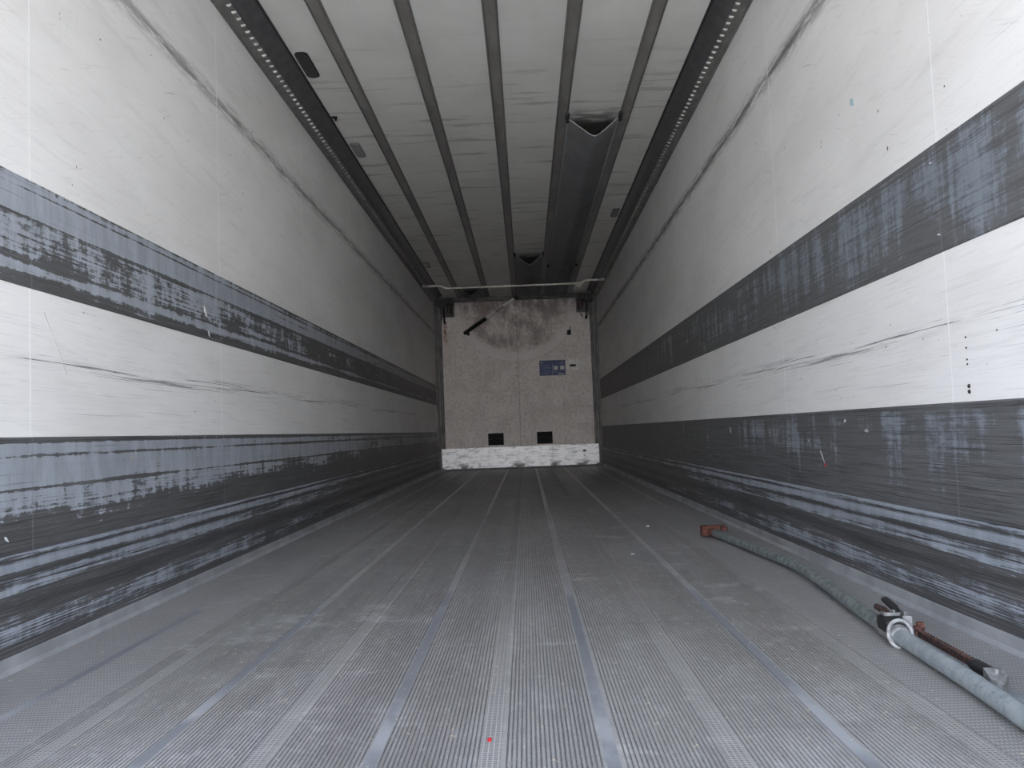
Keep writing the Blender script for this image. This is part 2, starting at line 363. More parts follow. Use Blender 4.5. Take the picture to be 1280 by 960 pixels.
# ------------------------------------------------------------------ mesh helpers
class MB:
    def __init__(s): s.bm = bmesh.new()
    def box(s, a, b, bev=0.0):
        r = bmesh.ops.create_cube(s.bm, size=1)['verts']
        for v in r:
            v.co = Vector([(a[i]+b[i])/2+v.co[i]*(b[i]-a[i]) for i in range(3)])
        if bev:
            es = list({e for v in r for e in v.link_edges})
            bmesh.ops.bevel(s.bm, geom=es, offset=bev, segments=2, affect='EDGES', profile=0.6)
        return s
    def prism(s, prof, y0, y1, closed=True, cap=True):      # profile in x,z extruded along y
        A = [s.bm.verts.new((p[0], y0, p[1])) for p in prof]; B = [s.bm.verts.new((p[0], y1, p[1])) for p in prof]
        n = len(prof)
        for i in range(n if closed else n-1):
            j = (i+1) % n; s.bm.faces.new((A[i], A[j], B[j], B[i]))
        if closed and cap: s.bm.faces.new(A[::-1]); s.bm.faces.new(B)
        return s
    def poly(s, pts, n, t):                                    # flat outline given thickness t along n
        n = Vector(n)*t; A = [s.bm.verts.new(Vector(p)) for p in pts]; B = [s.bm.verts.new(Vector(p)+n) for p in pts]
        s.bm.faces.new(A[::-1]); s.bm.faces.new(B)
        for i in range(len(pts)): j = (i+1) % len(pts); s.bm.faces.new((A[i], A[j], B[j], B[i]))
        return s
    def tube(s, path, rad, seg=16, cap=True):
        path = [Vector(p) for p in path]
        if not isinstance(rad, (list, tuple)): rad = [rad]*len(path)
        rings = []; up = Vector((0, 0, 1))
        for i, p in enumerate(path):
            t = (path[min(i+1, len(path)-1)]-path[max(i-1, 0)]).normalized()
            if abs(t.dot(up)) > 0.95: up = Vector((1, 0, 0))
            u = up.cross(t).normalized(); v = t.cross(u)
            rings.append([s.bm.verts.new(p+rad[i]*(math.cos(2*math.pi*k/seg)*u+math.sin(2*math.pi*k/seg)*v)) for k in range(seg)])
        for a, b in zip(rings, rings[1:]):
            for k in range(seg): s.bm.faces.new((a[k], a[(k+1) % seg], b[(k+1) % seg], b[k]))
        if cap: s.bm.faces.new(rings[0][::-1]); s.bm.faces.new(rings[-1])
        return s
    def obj(s, name, mat, parent=None, smooth=False):
        bmesh.ops.recalc_face_normals(s.bm, faces=s.bm.faces)
        me = bpy.data.meshes.new(name); s.bm.to_mesh(me); s.bm.free()
        if smooth:
            for p in me.polygons: p.use_smooth = True
            me.set_sharp_from_angle(angle=math.radians(40))
        me.materials.append(MT[mat]); o = bpy.data.objects.new(name, me); COL.objects.link(o)
        if parent: o.parent = parent; o.matrix_parent_inverse = Matrix.Translation(-parent.location)
        return o
def tag(o, label, cat, group=None):
    o['label'] = label; o['category'] = cat
    if group: o['group'] = group
    return o
def thing(name, loc, label, cat, group=None):
    o = bpy.data.objects.new(name, None); o.empty_display_size = 0.05; o.location = loc; COL.objects.link(o)
    return tag(o, label, cat, group)
def struct(o): o['kind'] = 'structure'; return o
def smooth_path(pts, n=8):                                     # Catmull-Rom
    P = [Vector(p) for p in pts]; P = [2*P[0]-P[1]]+P+[2*P[-1]-P[-2]]; out = []
    for i in range(1, len(P)-2):
        for k in range(n):
            t = k/n
            out.append(0.5*((2*P[i])+(P[i+1]-P[i-1])*t+(2*P[i-1]-5*P[i]+4*P[i+1]-P[i+2])*t*t+(3*P[i]-P[i-1]-3*P[i+1]+P[i+2])*t**3))
    return out+[P[-2]]

# ------------------------------------------------------------------ the setting
T = 0.09
def floor():
    b = MB(); prof = [(-HW, -0.0)]
    x = -1.196
    prof.append((x, 0.0)); pitch = 0.0084; dep = 0.0022
    while x < 1.19:
        nx = x+pitch; mid = x+pitch/2
        if any(abs(mid-c) < 0.0135 for c in STRIPS) or any(abs(mid-c) < 0.0190 for c in HATCH) or abs(mid) > 0.872:
            prof.append((nx, 0.0))
        else:
            prof += [(x+0.0046, 0.0), (x+0.0056, -dep), (x+0.0074, -dep), (nx, 0.0)]
        x = nx
    prof += [(HW, 0.0), (HW, -0.12), (-HW, -0.12)]
    return struct(b.prism(prof, YR, D, cap=False).obj('floor', 'floor'))
floor()
struct(MB().box((-HW-T, YR, -0.12), (-HW, D+T, H+T)).obj('wall_left', 'wallL'))
struct(MB().box((HW, YR, -0.12), (HW+T, D+T, H+T)).obj('wall_right', 'wallR'))
struct(MB().box((-HW, YR, H), (HW, D+T, H+T)).obj('ceiling', 'ceil'))
struct(MB().box((-HW, D, -0.12), (HW, D+T, H)).obj('wall_front', 'front'))
struct(MB().box((-60, -80, -1.32), (60, 60, -1.22)).obj('ground', 'asphalt'))

def side_trims(s, U_, L_, K_, n):
    X_ = lambda d: s*(HW-d)
    # upper and lower liner bands: thin plates with rolled edges
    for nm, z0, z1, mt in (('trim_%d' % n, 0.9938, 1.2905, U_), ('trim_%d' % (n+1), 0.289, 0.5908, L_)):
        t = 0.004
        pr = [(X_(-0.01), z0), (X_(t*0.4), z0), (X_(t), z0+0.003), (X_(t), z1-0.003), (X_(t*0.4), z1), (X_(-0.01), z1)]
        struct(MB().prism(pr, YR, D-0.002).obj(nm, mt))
    # kick plate: stands proud, gently corrugated, rolled top lip
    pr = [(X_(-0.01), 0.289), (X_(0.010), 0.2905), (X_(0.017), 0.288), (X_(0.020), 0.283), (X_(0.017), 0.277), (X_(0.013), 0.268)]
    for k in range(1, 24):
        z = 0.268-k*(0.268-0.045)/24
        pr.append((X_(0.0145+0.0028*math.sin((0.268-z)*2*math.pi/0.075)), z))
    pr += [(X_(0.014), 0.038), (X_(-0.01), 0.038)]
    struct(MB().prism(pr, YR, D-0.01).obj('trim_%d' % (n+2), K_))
    # pale cove strip between kick plate and floor
    pr = [(X_(-0.01), 0.040), (X_(0.015), 0.040), (X_(0.0165), 0.035), (X_(0.018), 0.012), (X_(0.024), 0.003), (X_(0.027), -0.002), (X_(-0.01), -0.002)]
    struct(MB().prism(pr, YR, D-0.012).obj('trim_%d' % (n+3), 'cove'))
side_trims(-1, 'upL', 'loL', 'kiL', 1)
side_trims(1, 'upR', 'loR', 'kiR', 5)

# front frame: corner posts, header, sill  (structure)
for s, n in ((-1, 9), (1, 10)):
    pr = [(s*HW, D-0.16), (s*(HW-0.035), D-0.16), (s*(HW-0.040), D-0.14), (s*(HW-0.040), D-0.085), (s*(HW-0.062), D-0.085),
          (s*(HW-0.066), D-0.045), (s*(HW-0.098), D-0.045), (s*(HW-0.104), D-0.002), (s*HW, D-0.002)]
    b = MB()                                                   # vertical extrusion of an (x,y) outline
    b.poly([(p[0], p[1], 0.0) for p in pr], (0, 0, 1), H)
    struct(b.obj('trim_%d' % n, 'post'))
    b = MB().box((min(s*(HW-0.045), s*(HW-0.060)), D-0.094, 0.0), (max(s*(HW-0.045), s*(HW-0.060)), D-0.080, H), 0.002)
    struct(b.obj('trim_%d' % (n+2), 'postl'))
b = MB(); b.box((-1.14, D-0.075, 2.553), (1.14, D, H)); b.box((-1.14, D-0.095, 2.582), (1.14, D, 2.590)); struct(b.obj('trim_13', 'post'))
b = MB(); b.box((-1.20, D-0.07, 0.0), (1.20, D, 0.028), 0.004); struct(b.obj('trim_14', 'post'))

# ------------------------------------------------------------------ corner rails with tab rows
def corner_rail(s, label):
    t = thing('corner_rail', (s*HW, YR, 2.50), label, 'rail', 'rails along the top corners')
    P = lambda a, z: (s*a, z)
    y1 = 12.36
    pr = [P(1.084, H-.001), P(1.084, 2.600), P(1.092, 2.596), P(1.112, 2.588), P(1.132, 2.572), P(1.146, 2.552), P(1.152, 2.536),
          P(1.158, 2.532), P(1.158, 2.550), P(1.15, 2.58), P(1.13, H-.001)]
    MB().prism(pr, YR, y1).obj('rail_body', 'rail', t, True)
    MB().prism([P(1.074, H-.001), P(1.074, 2.603), P(1.084, 2.600), P(1.084, H-.001)], YR, y1).obj('edge_seal', 'groove', t)
    MB().prism([P(1.1585, 2.540), P(1.1585, 2.545), P(1.2295, 2.545), P(1.2295, 2.518), P(1.225, 2.518), P(1.222, 2.534), P(1.20, 2.538)], YR, y1).obj('wall_flange', 'railf', t)
    def tab(b, y):                                             # a punched-out tab
        A = [(s*1.161, y, 2.541), (s*1.166, y+0.003, 2.532), (s*1.181, y+0.004, 2.529), (s*1.187, y, 2.536)]
        b.poly(A, (0, 1, 0), 0.009)
    y = 1.0; first_ = None; rest = MB()
    for k in range(176):
        if k < 100:
            if first_ is None:
                b = MB(); tab(b, y); first_ = b.obj('tab', 'tab', t)
            else:
                c = first_.copy(); COL.objects.link(c); c.location.y = 0.064*k
        else: tab(rest, y+0.064*k)
    o = rest.obj('far_tab_row', 'tabf', t); o['kind'] = 'stuff'
    return t
corner_rail(-1, 'dark perforated metal rail along the top of the left wall')
corner_rail(1, 'dark perforated metal rail along the top of the right wall')

# ------------------------------------------------------------------ five ceiling rails
order = ['leftmost', 'second from the left', 'middle one', 'second from the right', 'rightmost']
first = None
for k in range(5):
    xc = (k-2)*0.4135
    lab = 'narrow grey punched metal rail running along the ceiling, %s of the five' % order[k]
    if first is None:
        t = thing('ceiling_rail', (xc, YR, H), lab, 'rail', 'rails along the ceiling')
        MB().prism([(xc-0.026, H+0.0), (xc-0.026, H-0.006), (xc+0.026, H-0.006), (xc+0.026, H+0.0)], YR, D-0.09).obj('rail_web', 'rib', t)
        for s in (-1, 1):
            MB().prism([(xc+s*0.0262, H), (xc+s*0.0262, H-0.013), (xc+s*0.029, H-0.014), (xc+s*0.0300, H-0.011), (xc+s*0.038, H-0.002), (xc+s*0.038, H)], YR, D-0.09).obj('rail_lip', 'ribedge', t)
        first = t
    else:
        t = first.copy(); COL.objects.link(t); t.location.x = xc; t['label'] = lab
        for c in list(first.children):
            if c.name not in COL.objects: continue
            d = c.copy(); COL.objects.link(d); d.parent = t; d.matrix_parent_inverse = c.matrix_parent_inverse.copy()

# ------------------------------------------------------------------ hanging air ducts
def duct(xa, xb, y0, y1, sag, label, extra=None):
    xm = (xa+xb)/2
    t = thing('air_duct', (xm, y0, H), label, 'air duct', 'fabric air ducts hung under the ceiling')
    b = MB(); N = 28; M_ = 60; rows = []
    def zf(u, y):
        v = abs(2*u-1)                                         # 1 at the edges, 0 in the middle
        d = (1-v)**1.0*1.04-0.10*max(0, 0.18-v)/0.18
        w = (1.0-0.37*(1-math.exp(-max(0, y-y0)/0.9)))*(1-0.75*max(0, min(1, (y-(y1-0.45))/0.45)))
        return H-0.008-sag*max(d, 0)*w - 0.004*math.sin(y*3+u*5)*(1-v)
    for j in range(M_+1):
        y = y0+(y1-y0)*(j/M_)**1.5
        rows.append([b.bm.verts.new((xa+(xb-xa)*i/N, y, zf(i/N, y))) for i in range(N+1)])
    for j in range(M_):
        for i in range(N): b.bm.faces.new((rows[j][i], rows[j][i+1], rows[j+1][i+1], rows[j+1][i]))
    g = bmesh.ops.solidify(b.bm, geom=list(b.bm.faces), thickness=0.0015)
    b.obj('duct_sheet', 'duct', t, True)
    b = MB(); b.tube([(xa+(xb-xa)*i/N, y0-0.001, zf(i/N, y0)-0.001) for i in range(N+1)], 0.0028, 8); b.obj('hem', 'hem', t, True)
    for x in (xa+0.004, xb-0.004):
        MB().tube([(x, y0, H-0.012), (x, y1, H-0.012)], 0.0075, 8).obj('edge_welt', 'hem', t, True)
    for x, sg in ((xa-0.002, -1), (xb+0.002, 1)):
        b = MB(); b.box((x-0.012, y0-0.075, H-0.022), (x+0.012, y0-0.002, H-0.001), 0.003)
        b.box((x-0.009, y0-0.062, H-0.036), (x+0.009, y0-0.036, H-0.020), 0.003)
        b.box((x-0.009, y0-0.022, H-0.042), (x+0.009, y0+0.004, H-0.020), 0.003)
        b.obj('end_clip', 'black', t)
        if extra:
            MB().box((x-0.012, extra-0.03, H-0.04), (x+0.012, extra+0.03, H-0.018), 0.003).obj('end_clip', 'black', t)
    return t
duct(0.450, 0.792, 5.44, 12.60, 0.135, 'long grey fabric air duct hung under the ceiling, its open end nearest', 10.3)
duct(0.046, 0.372, 9.66, 12.60, 0.130, 'short grey fabric air duct under the ceiling, beside the middle ceiling rail')
duct(-0.780, -0.452, 11.75, 12.60, 0.115, 'stub of grey fabric duct under the ceiling, behind the crossbar at left')

# ------------------------------------------------------------------ oval ceiling lamps and sensor
def oval(cx_, cy__, hw, hl, n=28):
    pts = []
    for k in range(n):
        a = 2*math.pi*k/n; c, s = math.cos(a), math.sin(a)
        pts.append((cx_+hw*math.copysign(abs(c)**0.6, c), cy__+(hl-hw)*math.copysign(1, s)*(1 if abs(s) > 1e-6 else 0)+hw*math.copysign(abs(s)**0.9, s)))
    return pts
def lamp(x, y, hw, hl, lens, label, rim='ribedge'):
    t = thing('ceiling_lamp', (x, y, H), label, 'lamp', 'oval ceiling lamps')
    b = MB(); b.poly([(p[0], p[1], H) for p in oval(x, y, hw, hl)], (0, 0, -1), 0.007); b.obj('lamp_rim', rim, t)
    b = MB(); b.poly([(p[0], p[1], H-0.006) for p in oval(x, y, hw-0.006, hl-0.006)], (0, 0, -1), 0.005); b.obj('lamp_lens', lens, t)
lamp(-1.026, 4.50, 0.036, 0.155, 'lensd', 'unlit black oval lamp on the ceiling beside the left corner rail', 'black')
lamp(-1.026, 5.90, 0.034, 0.150, 'lens', 'unlit grey oval lamp on the ceiling at left, beyond the black lamp')
lamp(-1.026, 10.07, 0.034, 0.15, 'lens', 'small far oval lamp on the ceiling at left, near the crossbar')
lamp(1.026, 7.95, 0.034, 0.15, 'lens', 'grey oval lamp on the ceiling beside the right corner rail')
t = thing('ceiling_sensor', (-1.05, 5.27, H), 'tiny black knob on the ceiling between the two nearest left lamps', 'sensor')
MB().box((-1.073, 5.255, H-0.006), (-1.035, 5.285, H), 0.002).obj('base_plate', 'black', t)
MB().tube([(-1.045, 5.27, H-0.005), (-1.045, 5.27, H-0.024)], [0.009, 0.007], 12).obj('knob', 'black', t)

# ------------------------------------------------------------------ cross pipe near the front
yp = 11.0
t = thing('crossbar_pipe', (0, yp, 2.50), 'thin cream coloured pipe with stepped ends spanning the ceiling near the front wall', 'crossbar')
pth = smooth_path([(-1.125, yp, 2.512), (-1.00, yp, 2.514), (-0.950, yp, 2.510), (-0.905, yp, 2.484), (-0.86, yp, 2.476)], 5)
pth2 = smooth_path([(0.86, yp, 2.476), (0.905, yp, 2.484), (0.950, yp, 2.510), (1.00, yp, 2.514), (1.135, yp, 2.512)], 5)
MB().tube(pth[-1:]+[(0, yp, 2.474)]+pth2[:1], 0.0125, 12).obj('middle_tube', 'pipe', t, True)
MB().tube(pth, 0.0165, 12).obj('end_tube', 'pipe', t, True)
MB().tube(pth2, 0.0165, 12).obj('end_tube', 'pipe', t, True)
for s in (-1, 1):
    MB().tube([(s*1.115, yp, 2.506), (s*1.148, yp, 2.506)], 0.022, 12).obj('end_collar', 'collar', t, True)
    MB().box((min(s*1.140, s*1.200), yp-0.03, 2.496), (max(s*1.140, s*1.200), yp+0.03, 2.527), 0.004).obj('end_plate', 'railf', t)
MB().tube([(0.80, yp, 2.466), (0.84, yp, 2.447), (0.90, yp, 2.452), (0.915, yp, 2.478)], 0.008, 8).obj('hook', 'pipe', t, True)
MB().box((0.815, yp-0.01, 2.422), (0.89, yp+0.01, 2.434), 0.004).obj('pull_tab', 'pale', t)

# ------------------------------------------------------------------ hinge brackets hanging in the upper front corners
def bracket(s, label):
    t = thing('hinge_bracket', (s*1.02, D, 2.45), label, 'bracket', 'brackets in the upper front corners')
    def bx(a, b, y0, y1, z0, z1, bv=0.004): return MB().box((min(s*a, s*b), y0, z0), (max(s*a, s*b), y1, z1), bv)
    bx(0.925, 1.12, D-0.05, D-0.002, 2.33, 2.60).obj('mounting_plate', 'post', t)
    bx(0.93, 1.06, D-0.22, D-0.04, 2.50, 2.585).obj('housing', 'blackm', t)
    bx(1.04, 1.16, D-0.30, D-0.10, 2.47, 2.56).obj('side_block', 'blackm', t)
    bx(0.945, 0.985, D-0.14, D-0.045, 2.36, 2.52).obj('lug', 'rust2', t)
    MB().tube([(s*1.00, D-0.16, 2.55), (s*1.015, D-0.16, 2.46), (s*1.01, D-0.14, 2.38)], 0.013, 10).obj('spring', 'rust2', t, True)
    b = MB(); b.tube([(s*1.075, D-0.16, 2.52), (s*1.068, D-0.15, 2.24)], 0.013, 10); b.tube([(s*1.068, D-0.165, 2.25), (s*1.068, D-0.03, 2.235)], 0.018, 10)
    b.obj('arm', 'black', t, True)
    MB().tube([(s*1.105, D-0.17, 2.53), (s*1.100, D-0.15, 2.27)], 0.009, 8).obj('guide_rod', 'postl', t, True)
    for z in (2.37, 2.42): MB().tube([(s*0.95, D-0.06, z), (s*0.95, D-0.02, z)], 0.011, 8).obj('bolt', 'postl', t)
bracket(-1, 'dark rusty hinge bracket with hanging arm, upper left corner of front wall')
bracket(1, 'dark rusty hinge bracket with hanging arm, upper right corner of front wall')

# ------------------------------------------------------------------ swinging strut on the front wall
P0 = Vector((0.012, D-0.125, 2.575)); P1 = Vector((-0.80, D-0.05, 2.055)); Dv = P1-P0
t = thing('swing_strut', tuple(P0), 'black and pale telescopic strut hanging diagonally across the front wall', 'strut')
at = lambda f: tuple(P0+Dv*f)
MB().tube([at(0.03), at(0.23)], 0.020, 14).obj('upper_sleeve', 'pale', t, True)
MB().tube([at(0.20), at(0.42)], 0.013, 14).obj('inner_rod', 'greyrod', t, True)
MB().tube([at(0.38), at(0.57)], 0.022, 14).obj('middle_sleeve', 'pale', t, True)
MB().tube([at(0.56), at(0.58), at(0.97), at(0.985)], [0.026, 0.030, 0.030, 0.022], 16).obj('grip_tube', 'black', t, True)
b = MB()
ring = [P0+Vector((0.030*math.cos(a), 0, 0.030*math.sin(a))) for a in [2*math.pi*k/16 for k in range(17)]]
b.tube(ring, 0.011, 8); b.obj('pivot_eye', 'black', t, True)
MB().tube([(P0.x, D-0.145, P0.z), (P0.x, D-0.07, P0.z)], 0.012, 10).obj('pivot_pin', 'blackm', t, True)
b = MB(); e1 = P0+Dv*0.94
b.tube([tuple(e1+Vector((0.0, -0.02, 0))), tuple(e1+Vector((0.040, 0.0, -0.045)))], [0.022, 0.020], 12); b.obj('foot', 'black', t, True)
t = thing('strut_catch', (0.80, D, 2.04), 'small black latch on the right of the front wall, above the stickers', 'latch')
b = MB(); b.box((0.775, D-0.012, 1.99), (0.835, D, 2.065), 0.004); b.obj('back_plate', 'blackm', t)
b = MB(); b.tube([(0.785, D-0.02, 2.005), (0.815, D-0.05, 2.055)], 0.020, 12); b.obj('jaw', 'black', t, True)
MB().tube([(0.815, D-0.03, 2.05), (0.822, D-0.04, 2.115)], 0.006, 8).obj('pin', 'black', t, True)

# ------------------------------------------------------------------ kick plate, handles, stickers on the front wall
t = thing('bulkhead_kick_plate', (0, D, 0.03), 'wide bright scratched aluminium plate along the bottom of the front wall', 'kick plate')
b = MB()
out = [(-1.15, 0.030), (1.135, 0.030), (1.135, 0.042), (1.175, 0.044), (1.172, 0.335), (-1.176, 0.335), (-1.172, 0.052), (-1.15, 0.052)]
b.poly([(p[0], D-0.10, p[1]) for p in out], (0, 1, 0), 0.012); b.obj('plate', 'kick', t)
b = MB(); b.box((-1.17, D-0.092, 0.322), (1.17, D-0.002, 0.334)); b.obj('top_flange', 'kick', t)
b = MB(); b.box((-1.15, D-0.088, 0.03), (1.13, D-0.002, 0.05)); b.obj('bottom_flange', 'post', t)
pl_ = t.children[0]; b = MB()
b.poly([(0.958+0.028*math.cos(a), D-0.1025, 0.232+0.022*math.sin(a)) for a in (-0.3, 0.6, 1.57, 2.5, 3.4)], (0, 1, 0), 0.003); b.obj('emblem', 'black', pl_); b = MB()
b.poly([(0.958+0.018*math.cos(a), D-0.1025, 0.172+0.012*math.sin(a)) for a in (0, -0.8, -1.57, -2.3, -3.14)], (0, 1, 0), 0.003)
b.obj('emblem', 'black', pl_)
def cup(xc, zc, label):
    t = thing('recessed_handle', (xc, D, zc), label, 'handle', 'recessed handles low on the front wall')
    w2, h2 = 0.117, 0.090
    b = MB()
    for a, c in (((-w2, h2-0.02), (w2, h2)), ((-w2, -h2), (w2, -h2+0.02)), ((-w2, -h2), (-w2+0.02, h2)), ((w2-0.02, -h2), (w2, h2))):
        b.box((xc+a[0], D-0.022, zc+a[1]), (xc+c[0], D, zc+c[1]), 0.003)
    b.obj('surround', 'black', t)
    MB().box((xc-w2+0.01, D-0.005, zc-h2+0.01), (xc+w2-0.01, D, zc+h2-0.01)).obj('back_panel', 'black', t)
    b = MB(); b.tube([(xc-0.07, D-0.018, zc-0.002), (xc-0.05, D-0.022, zc+0.012), (xc+0.05, D-0.022, zc+0.012), (xc+0.07, D-0.018, zc-0.002)], 0.010, 8); b.obj('grip', 'blackm', t, True)
    for dx in (-0.1, 0.1):
        MB().tube([(xc+dx*0.9, D-0.026, zc), (xc+dx*0.9, D-0.018, zc)], 0.006, 8).obj('screw', 'postl', t)
cup(-0.362, 0.453, 'black recessed handle low on the front wall, left of the centre seam')
cup(0.374, 0.450, 'black recessed handle low on the front wall, right of the centre seam')

t = thing('instruction_sticker', (0.53, D, 1.5), 'navy blue sticker with two pale squares and small print on the front wall', 'sticker')
MB().box((0.335, D-0.003, 1.385), (0.728, D, 1.615)).obj('sheet', 'navy', t); sh = t.children[0]
b = MB(); b.box((0.531, D-0.0042, 1.388), (0.535, D-0.002, 1.56)); b.obj('divider_line', 'wht', sh)
for x0 in (0.552, 0.648):
    MB().box((x0, D-0.0045, 1.468), (x0+0.062, D-0.002, 1.528)).obj('pale_square', 'wht', sh)
for z, x0, x1 in ((1.545, .36, .50), (1.527, .36, .48), (1.503, .36, .51), (1.486, .36, .50), (1.462, .39, .49), (1.437, .36, .51), (1.412, .36, .51), (1.403, .36, .46), (1.555, .58, .72), (1.44, .55, .60), (1.43, .55, .66)):
    MB().box((x0, D-0.0040, z), (x1, D-0.002, z+0.005)).obj('print_line', 'tint', sh)
b = MB(); b.poly([(0.372+0.011*math.cos(a), D-0.0042, 1.583+0.011*math.sin(a)) for a in [k*math.pi/5 for k in range(10)]], (0, 1, 0), 0.002); b.obj('round_mark', 'wht', sh)
b = MB(); b.poly([(0.678+0.013*math.cos(a), D-0.0042, 1.586+0.009*math.sin(a)) for a in [k*math.pi/5 for k in range(10)]], (0, 1, 0), 0.002); b.obj('yellow_mark', 'yel', sh)
MB().box((0.618, D-0.0042, 1.402), (0.706, D-0.002, 1.414)).obj('white_footer', 'wht', sh)
t = thing('white_wall_plate', (0.84, D, 1.54), 'pinkish white plate with a black slot, right of the navy sticker', 'plate')
b = MB()
o_ = [(0.738, 1.468), (0.752, 1.455), (0.79, 1.455), (0.80, 1.466), (0.83, 1.466), (0.84, 1.455), (0.925, 1.455), (0.944, 1.472), (0.944, 1.622), (0.738, 1.622)]
b.poly([(p[0], D-0.006, p[1]) for p in o_], (0, 1, 0), 0.006); b.obj('plate', 'plate', t)
MB().box((0.792, D-0.0085, 1.508), (0.888, D-0.004, 1.542), 0.001).obj('slot', 'black', t)
for x, z in ((0.752, 1.61), (0.93, 1.61), (0.93, 1.515)):
    MB().tube([(x, D-0.009, z), (x, D-0.004, z)], 0.005, 8).obj('screw', 'blackm', t)
t = thing('small_square_sticker', (0.86, D, 2.52), 'tiny white sticker at the upper right of the front wall', 'sticker')
MB().box((0.845, D-0.003, 2.495), (0.885, D, 2.54)).obj('sheet', 'wht', t)
MB().box((0.858, D-0.004, 2.505), (0.870, D-0.002, 2.528)).obj('dark_mark', 'blackm', t)

# ------------------------------------------------------------------ load bar lying on the floor at right
t = thing('load_bar', (1.0, 2.1, 0.0), 'bent galvanised load securing bar with clamp and rusty end, lying on the floor at right', 'load bar')
r1, r2 = 0.0180, 0.0195
far = smooth_path([(1.000, 4.22, 0.024), (1.028, 3.85, 0.026), (1.052, 3.45, 0.028), (1.064, 3.26, 0.029), (1.068, 3.10, 0.029), (1.060, 2.92, 0.028), (1.043, 2.72, 0.027), (1.022, 2.50, 0.025), (1.004, 2.28, 0.024), (0.995, 2.13, 0.023)], 8)
MB().tube(far, r1, 20).obj('inner_tube', 'galv', t, True)
near = smooth_path([(0.995, 2.14, 0.0235), (0.984, 1.95, 0.0235), (0.971, 1.72, 0.0235), (0.949, 1.47, 0.0235), (0.915, 1.10, 0.0235), (0.878, 0.70, 0.0235)], 8)
MB().tube(near, r2, 20).obj('outer_tube', 'galvn', t, True)
# weld bead / dent at the kink
i = min(range(len(far)), key=lambda k: abs(far[k].y-3.27))
MB().tube([far[i]-(far[i+1]-far[i]).normalized()*0.006, far[i]+(far[i+1]-far[i]).normalized()*0.006], 0.0188, 18).obj('band_mark', 'collar', t, True)
# rusty foot at the far end: pad plate, two lugs, hooked tongue
b = MB()
b.box((0.955, 4.235, 0.001), (0.985, 4.285, 0.052), 0.003)
b.box((0.958, 4.232, 0.036), (1.075, 4.275, 0.054), 0.003)
b.box((1.045, 4.20, 0.030), (1.075, 4.262, 0.050), 0.003)
b.obj('end_foot', 'rust', t)
MB().tube([(0.975, 4.255, 0.006), (0.975, 4.255, 0.046)], 0.016, 10).obj('end_pin', 'rust2', t, True)
MB().tube([(0.998, 4.26, 0.026), (1.004, 4.17, 0.025)], [0.020, 0.021], 14).obj('end_socket', 'rust', t, True)
# clamp assembly. local frame: a = along the bar towards the viewer, c = towards the right wall
A = (Vector((0.966, 1.72, 0))-Vector((0.995, 2.13, 0))).normalized(); Cc = Vector((-A.y, A.x, 0)); Cc = Cc if Cc.x > 0 else -Cc
O = Vector((0.9945, 2.125, 0.0235))
def L(a, c, z): return tuple(O+A*a+Cc*c+Vector((0, 0, z)))
b = MB(); b.tube([L(-0.105, 0, 0), L(-0.09, 0, 0), L(0.0, 0, 0), L(0.022, 0, 0), L(0.03, 0, 0)], [0.0215, 0.0245, 0.0268, 0.0268, 0.0225], 22); b.obj('collar', 'collar', t, True)
ringp = [L(0.026-0.016*math.sin(a), 0.0285*math.cos(a)+0.003*math.sin(a), 0.030*math.sin(a)+0.006) for a in [math.pi*(-0.45+1.9*k/26) for k in range(27)]]
MB().tube(ringp, 0.0046, 8).obj('clamp_band', 'ringm', t, True)
def lbox(b, a0, a1, c0, c1, z0, z1, bv=0.002):
    n0 = len(b.bm.verts); b.box((a0, c0, z0), (a1, c1, z1), bv); b.bm.verts.ensure_lookup_table()
    for v in b.bm.verts[n0:]: v.co = Vector(L(*v.co))
    return b
b = MB(); lbox(b, -0.062, 0.014, -0.0285, 0.022, 0.002, 0.037, 0.010); lbox(b, -0.05, 0.0, 0.010, 0.036, 0.000, 0.040, 0.008); b.obj('lever_housing', 'black', t)
b = MB(); lbox(b, -0.030, -0.024, -0.020, 0.020, 0.038, 0.047, 0.0015); lbox(b, -0.052, -0.024, -0.020, -0.014, 0.038, 0.046, 0.0015)
lbox(b, -0.066, -0.052, 0.012, 0.032, 0.030, 0.046, 0.0015); lbox(b, -0.05, -0.02, 0.028, 0.036, 0.030, 0.050, 0.0015); lbox(b, 0.004, 0.010, 0.014, 0.036, -0.004, 0.046, 0.0015); b.obj('clamp_edge', 'collar', t)
MB().tube([L(-0.05, 0.024, 0.040), L(-0.085, 0.026, 0.047), L(-0.145, 0.026, 0.054), L(-0.162, 0.025, 0.052)], [0.008, 0.010, 0.009, 0.005], 10).obj('release_prong', 'black', t, True)
MB().tube([L(-0.06, 0.006, 0.034), L(-0.10, 0.006, 0.036), L(-0.150, 0.004, 0.036)], [0.007, 0.010, 0.008], 10).obj('release_prong', 'rust2', t, True)
b = MB(); lbox(b, 0.008, 0.034, 0.034, 0.058, 0.004, 0.012, 0.002); lbox(b, 0.008, 0.034, 0.036, 0.056, 0.016, 0.023, 0.002); lbox(b, 0.016, 0.034, 0.040, 0.056, 0.010, 0.034, 0.003); b.obj('hinge_knuckle', 'rust', t)
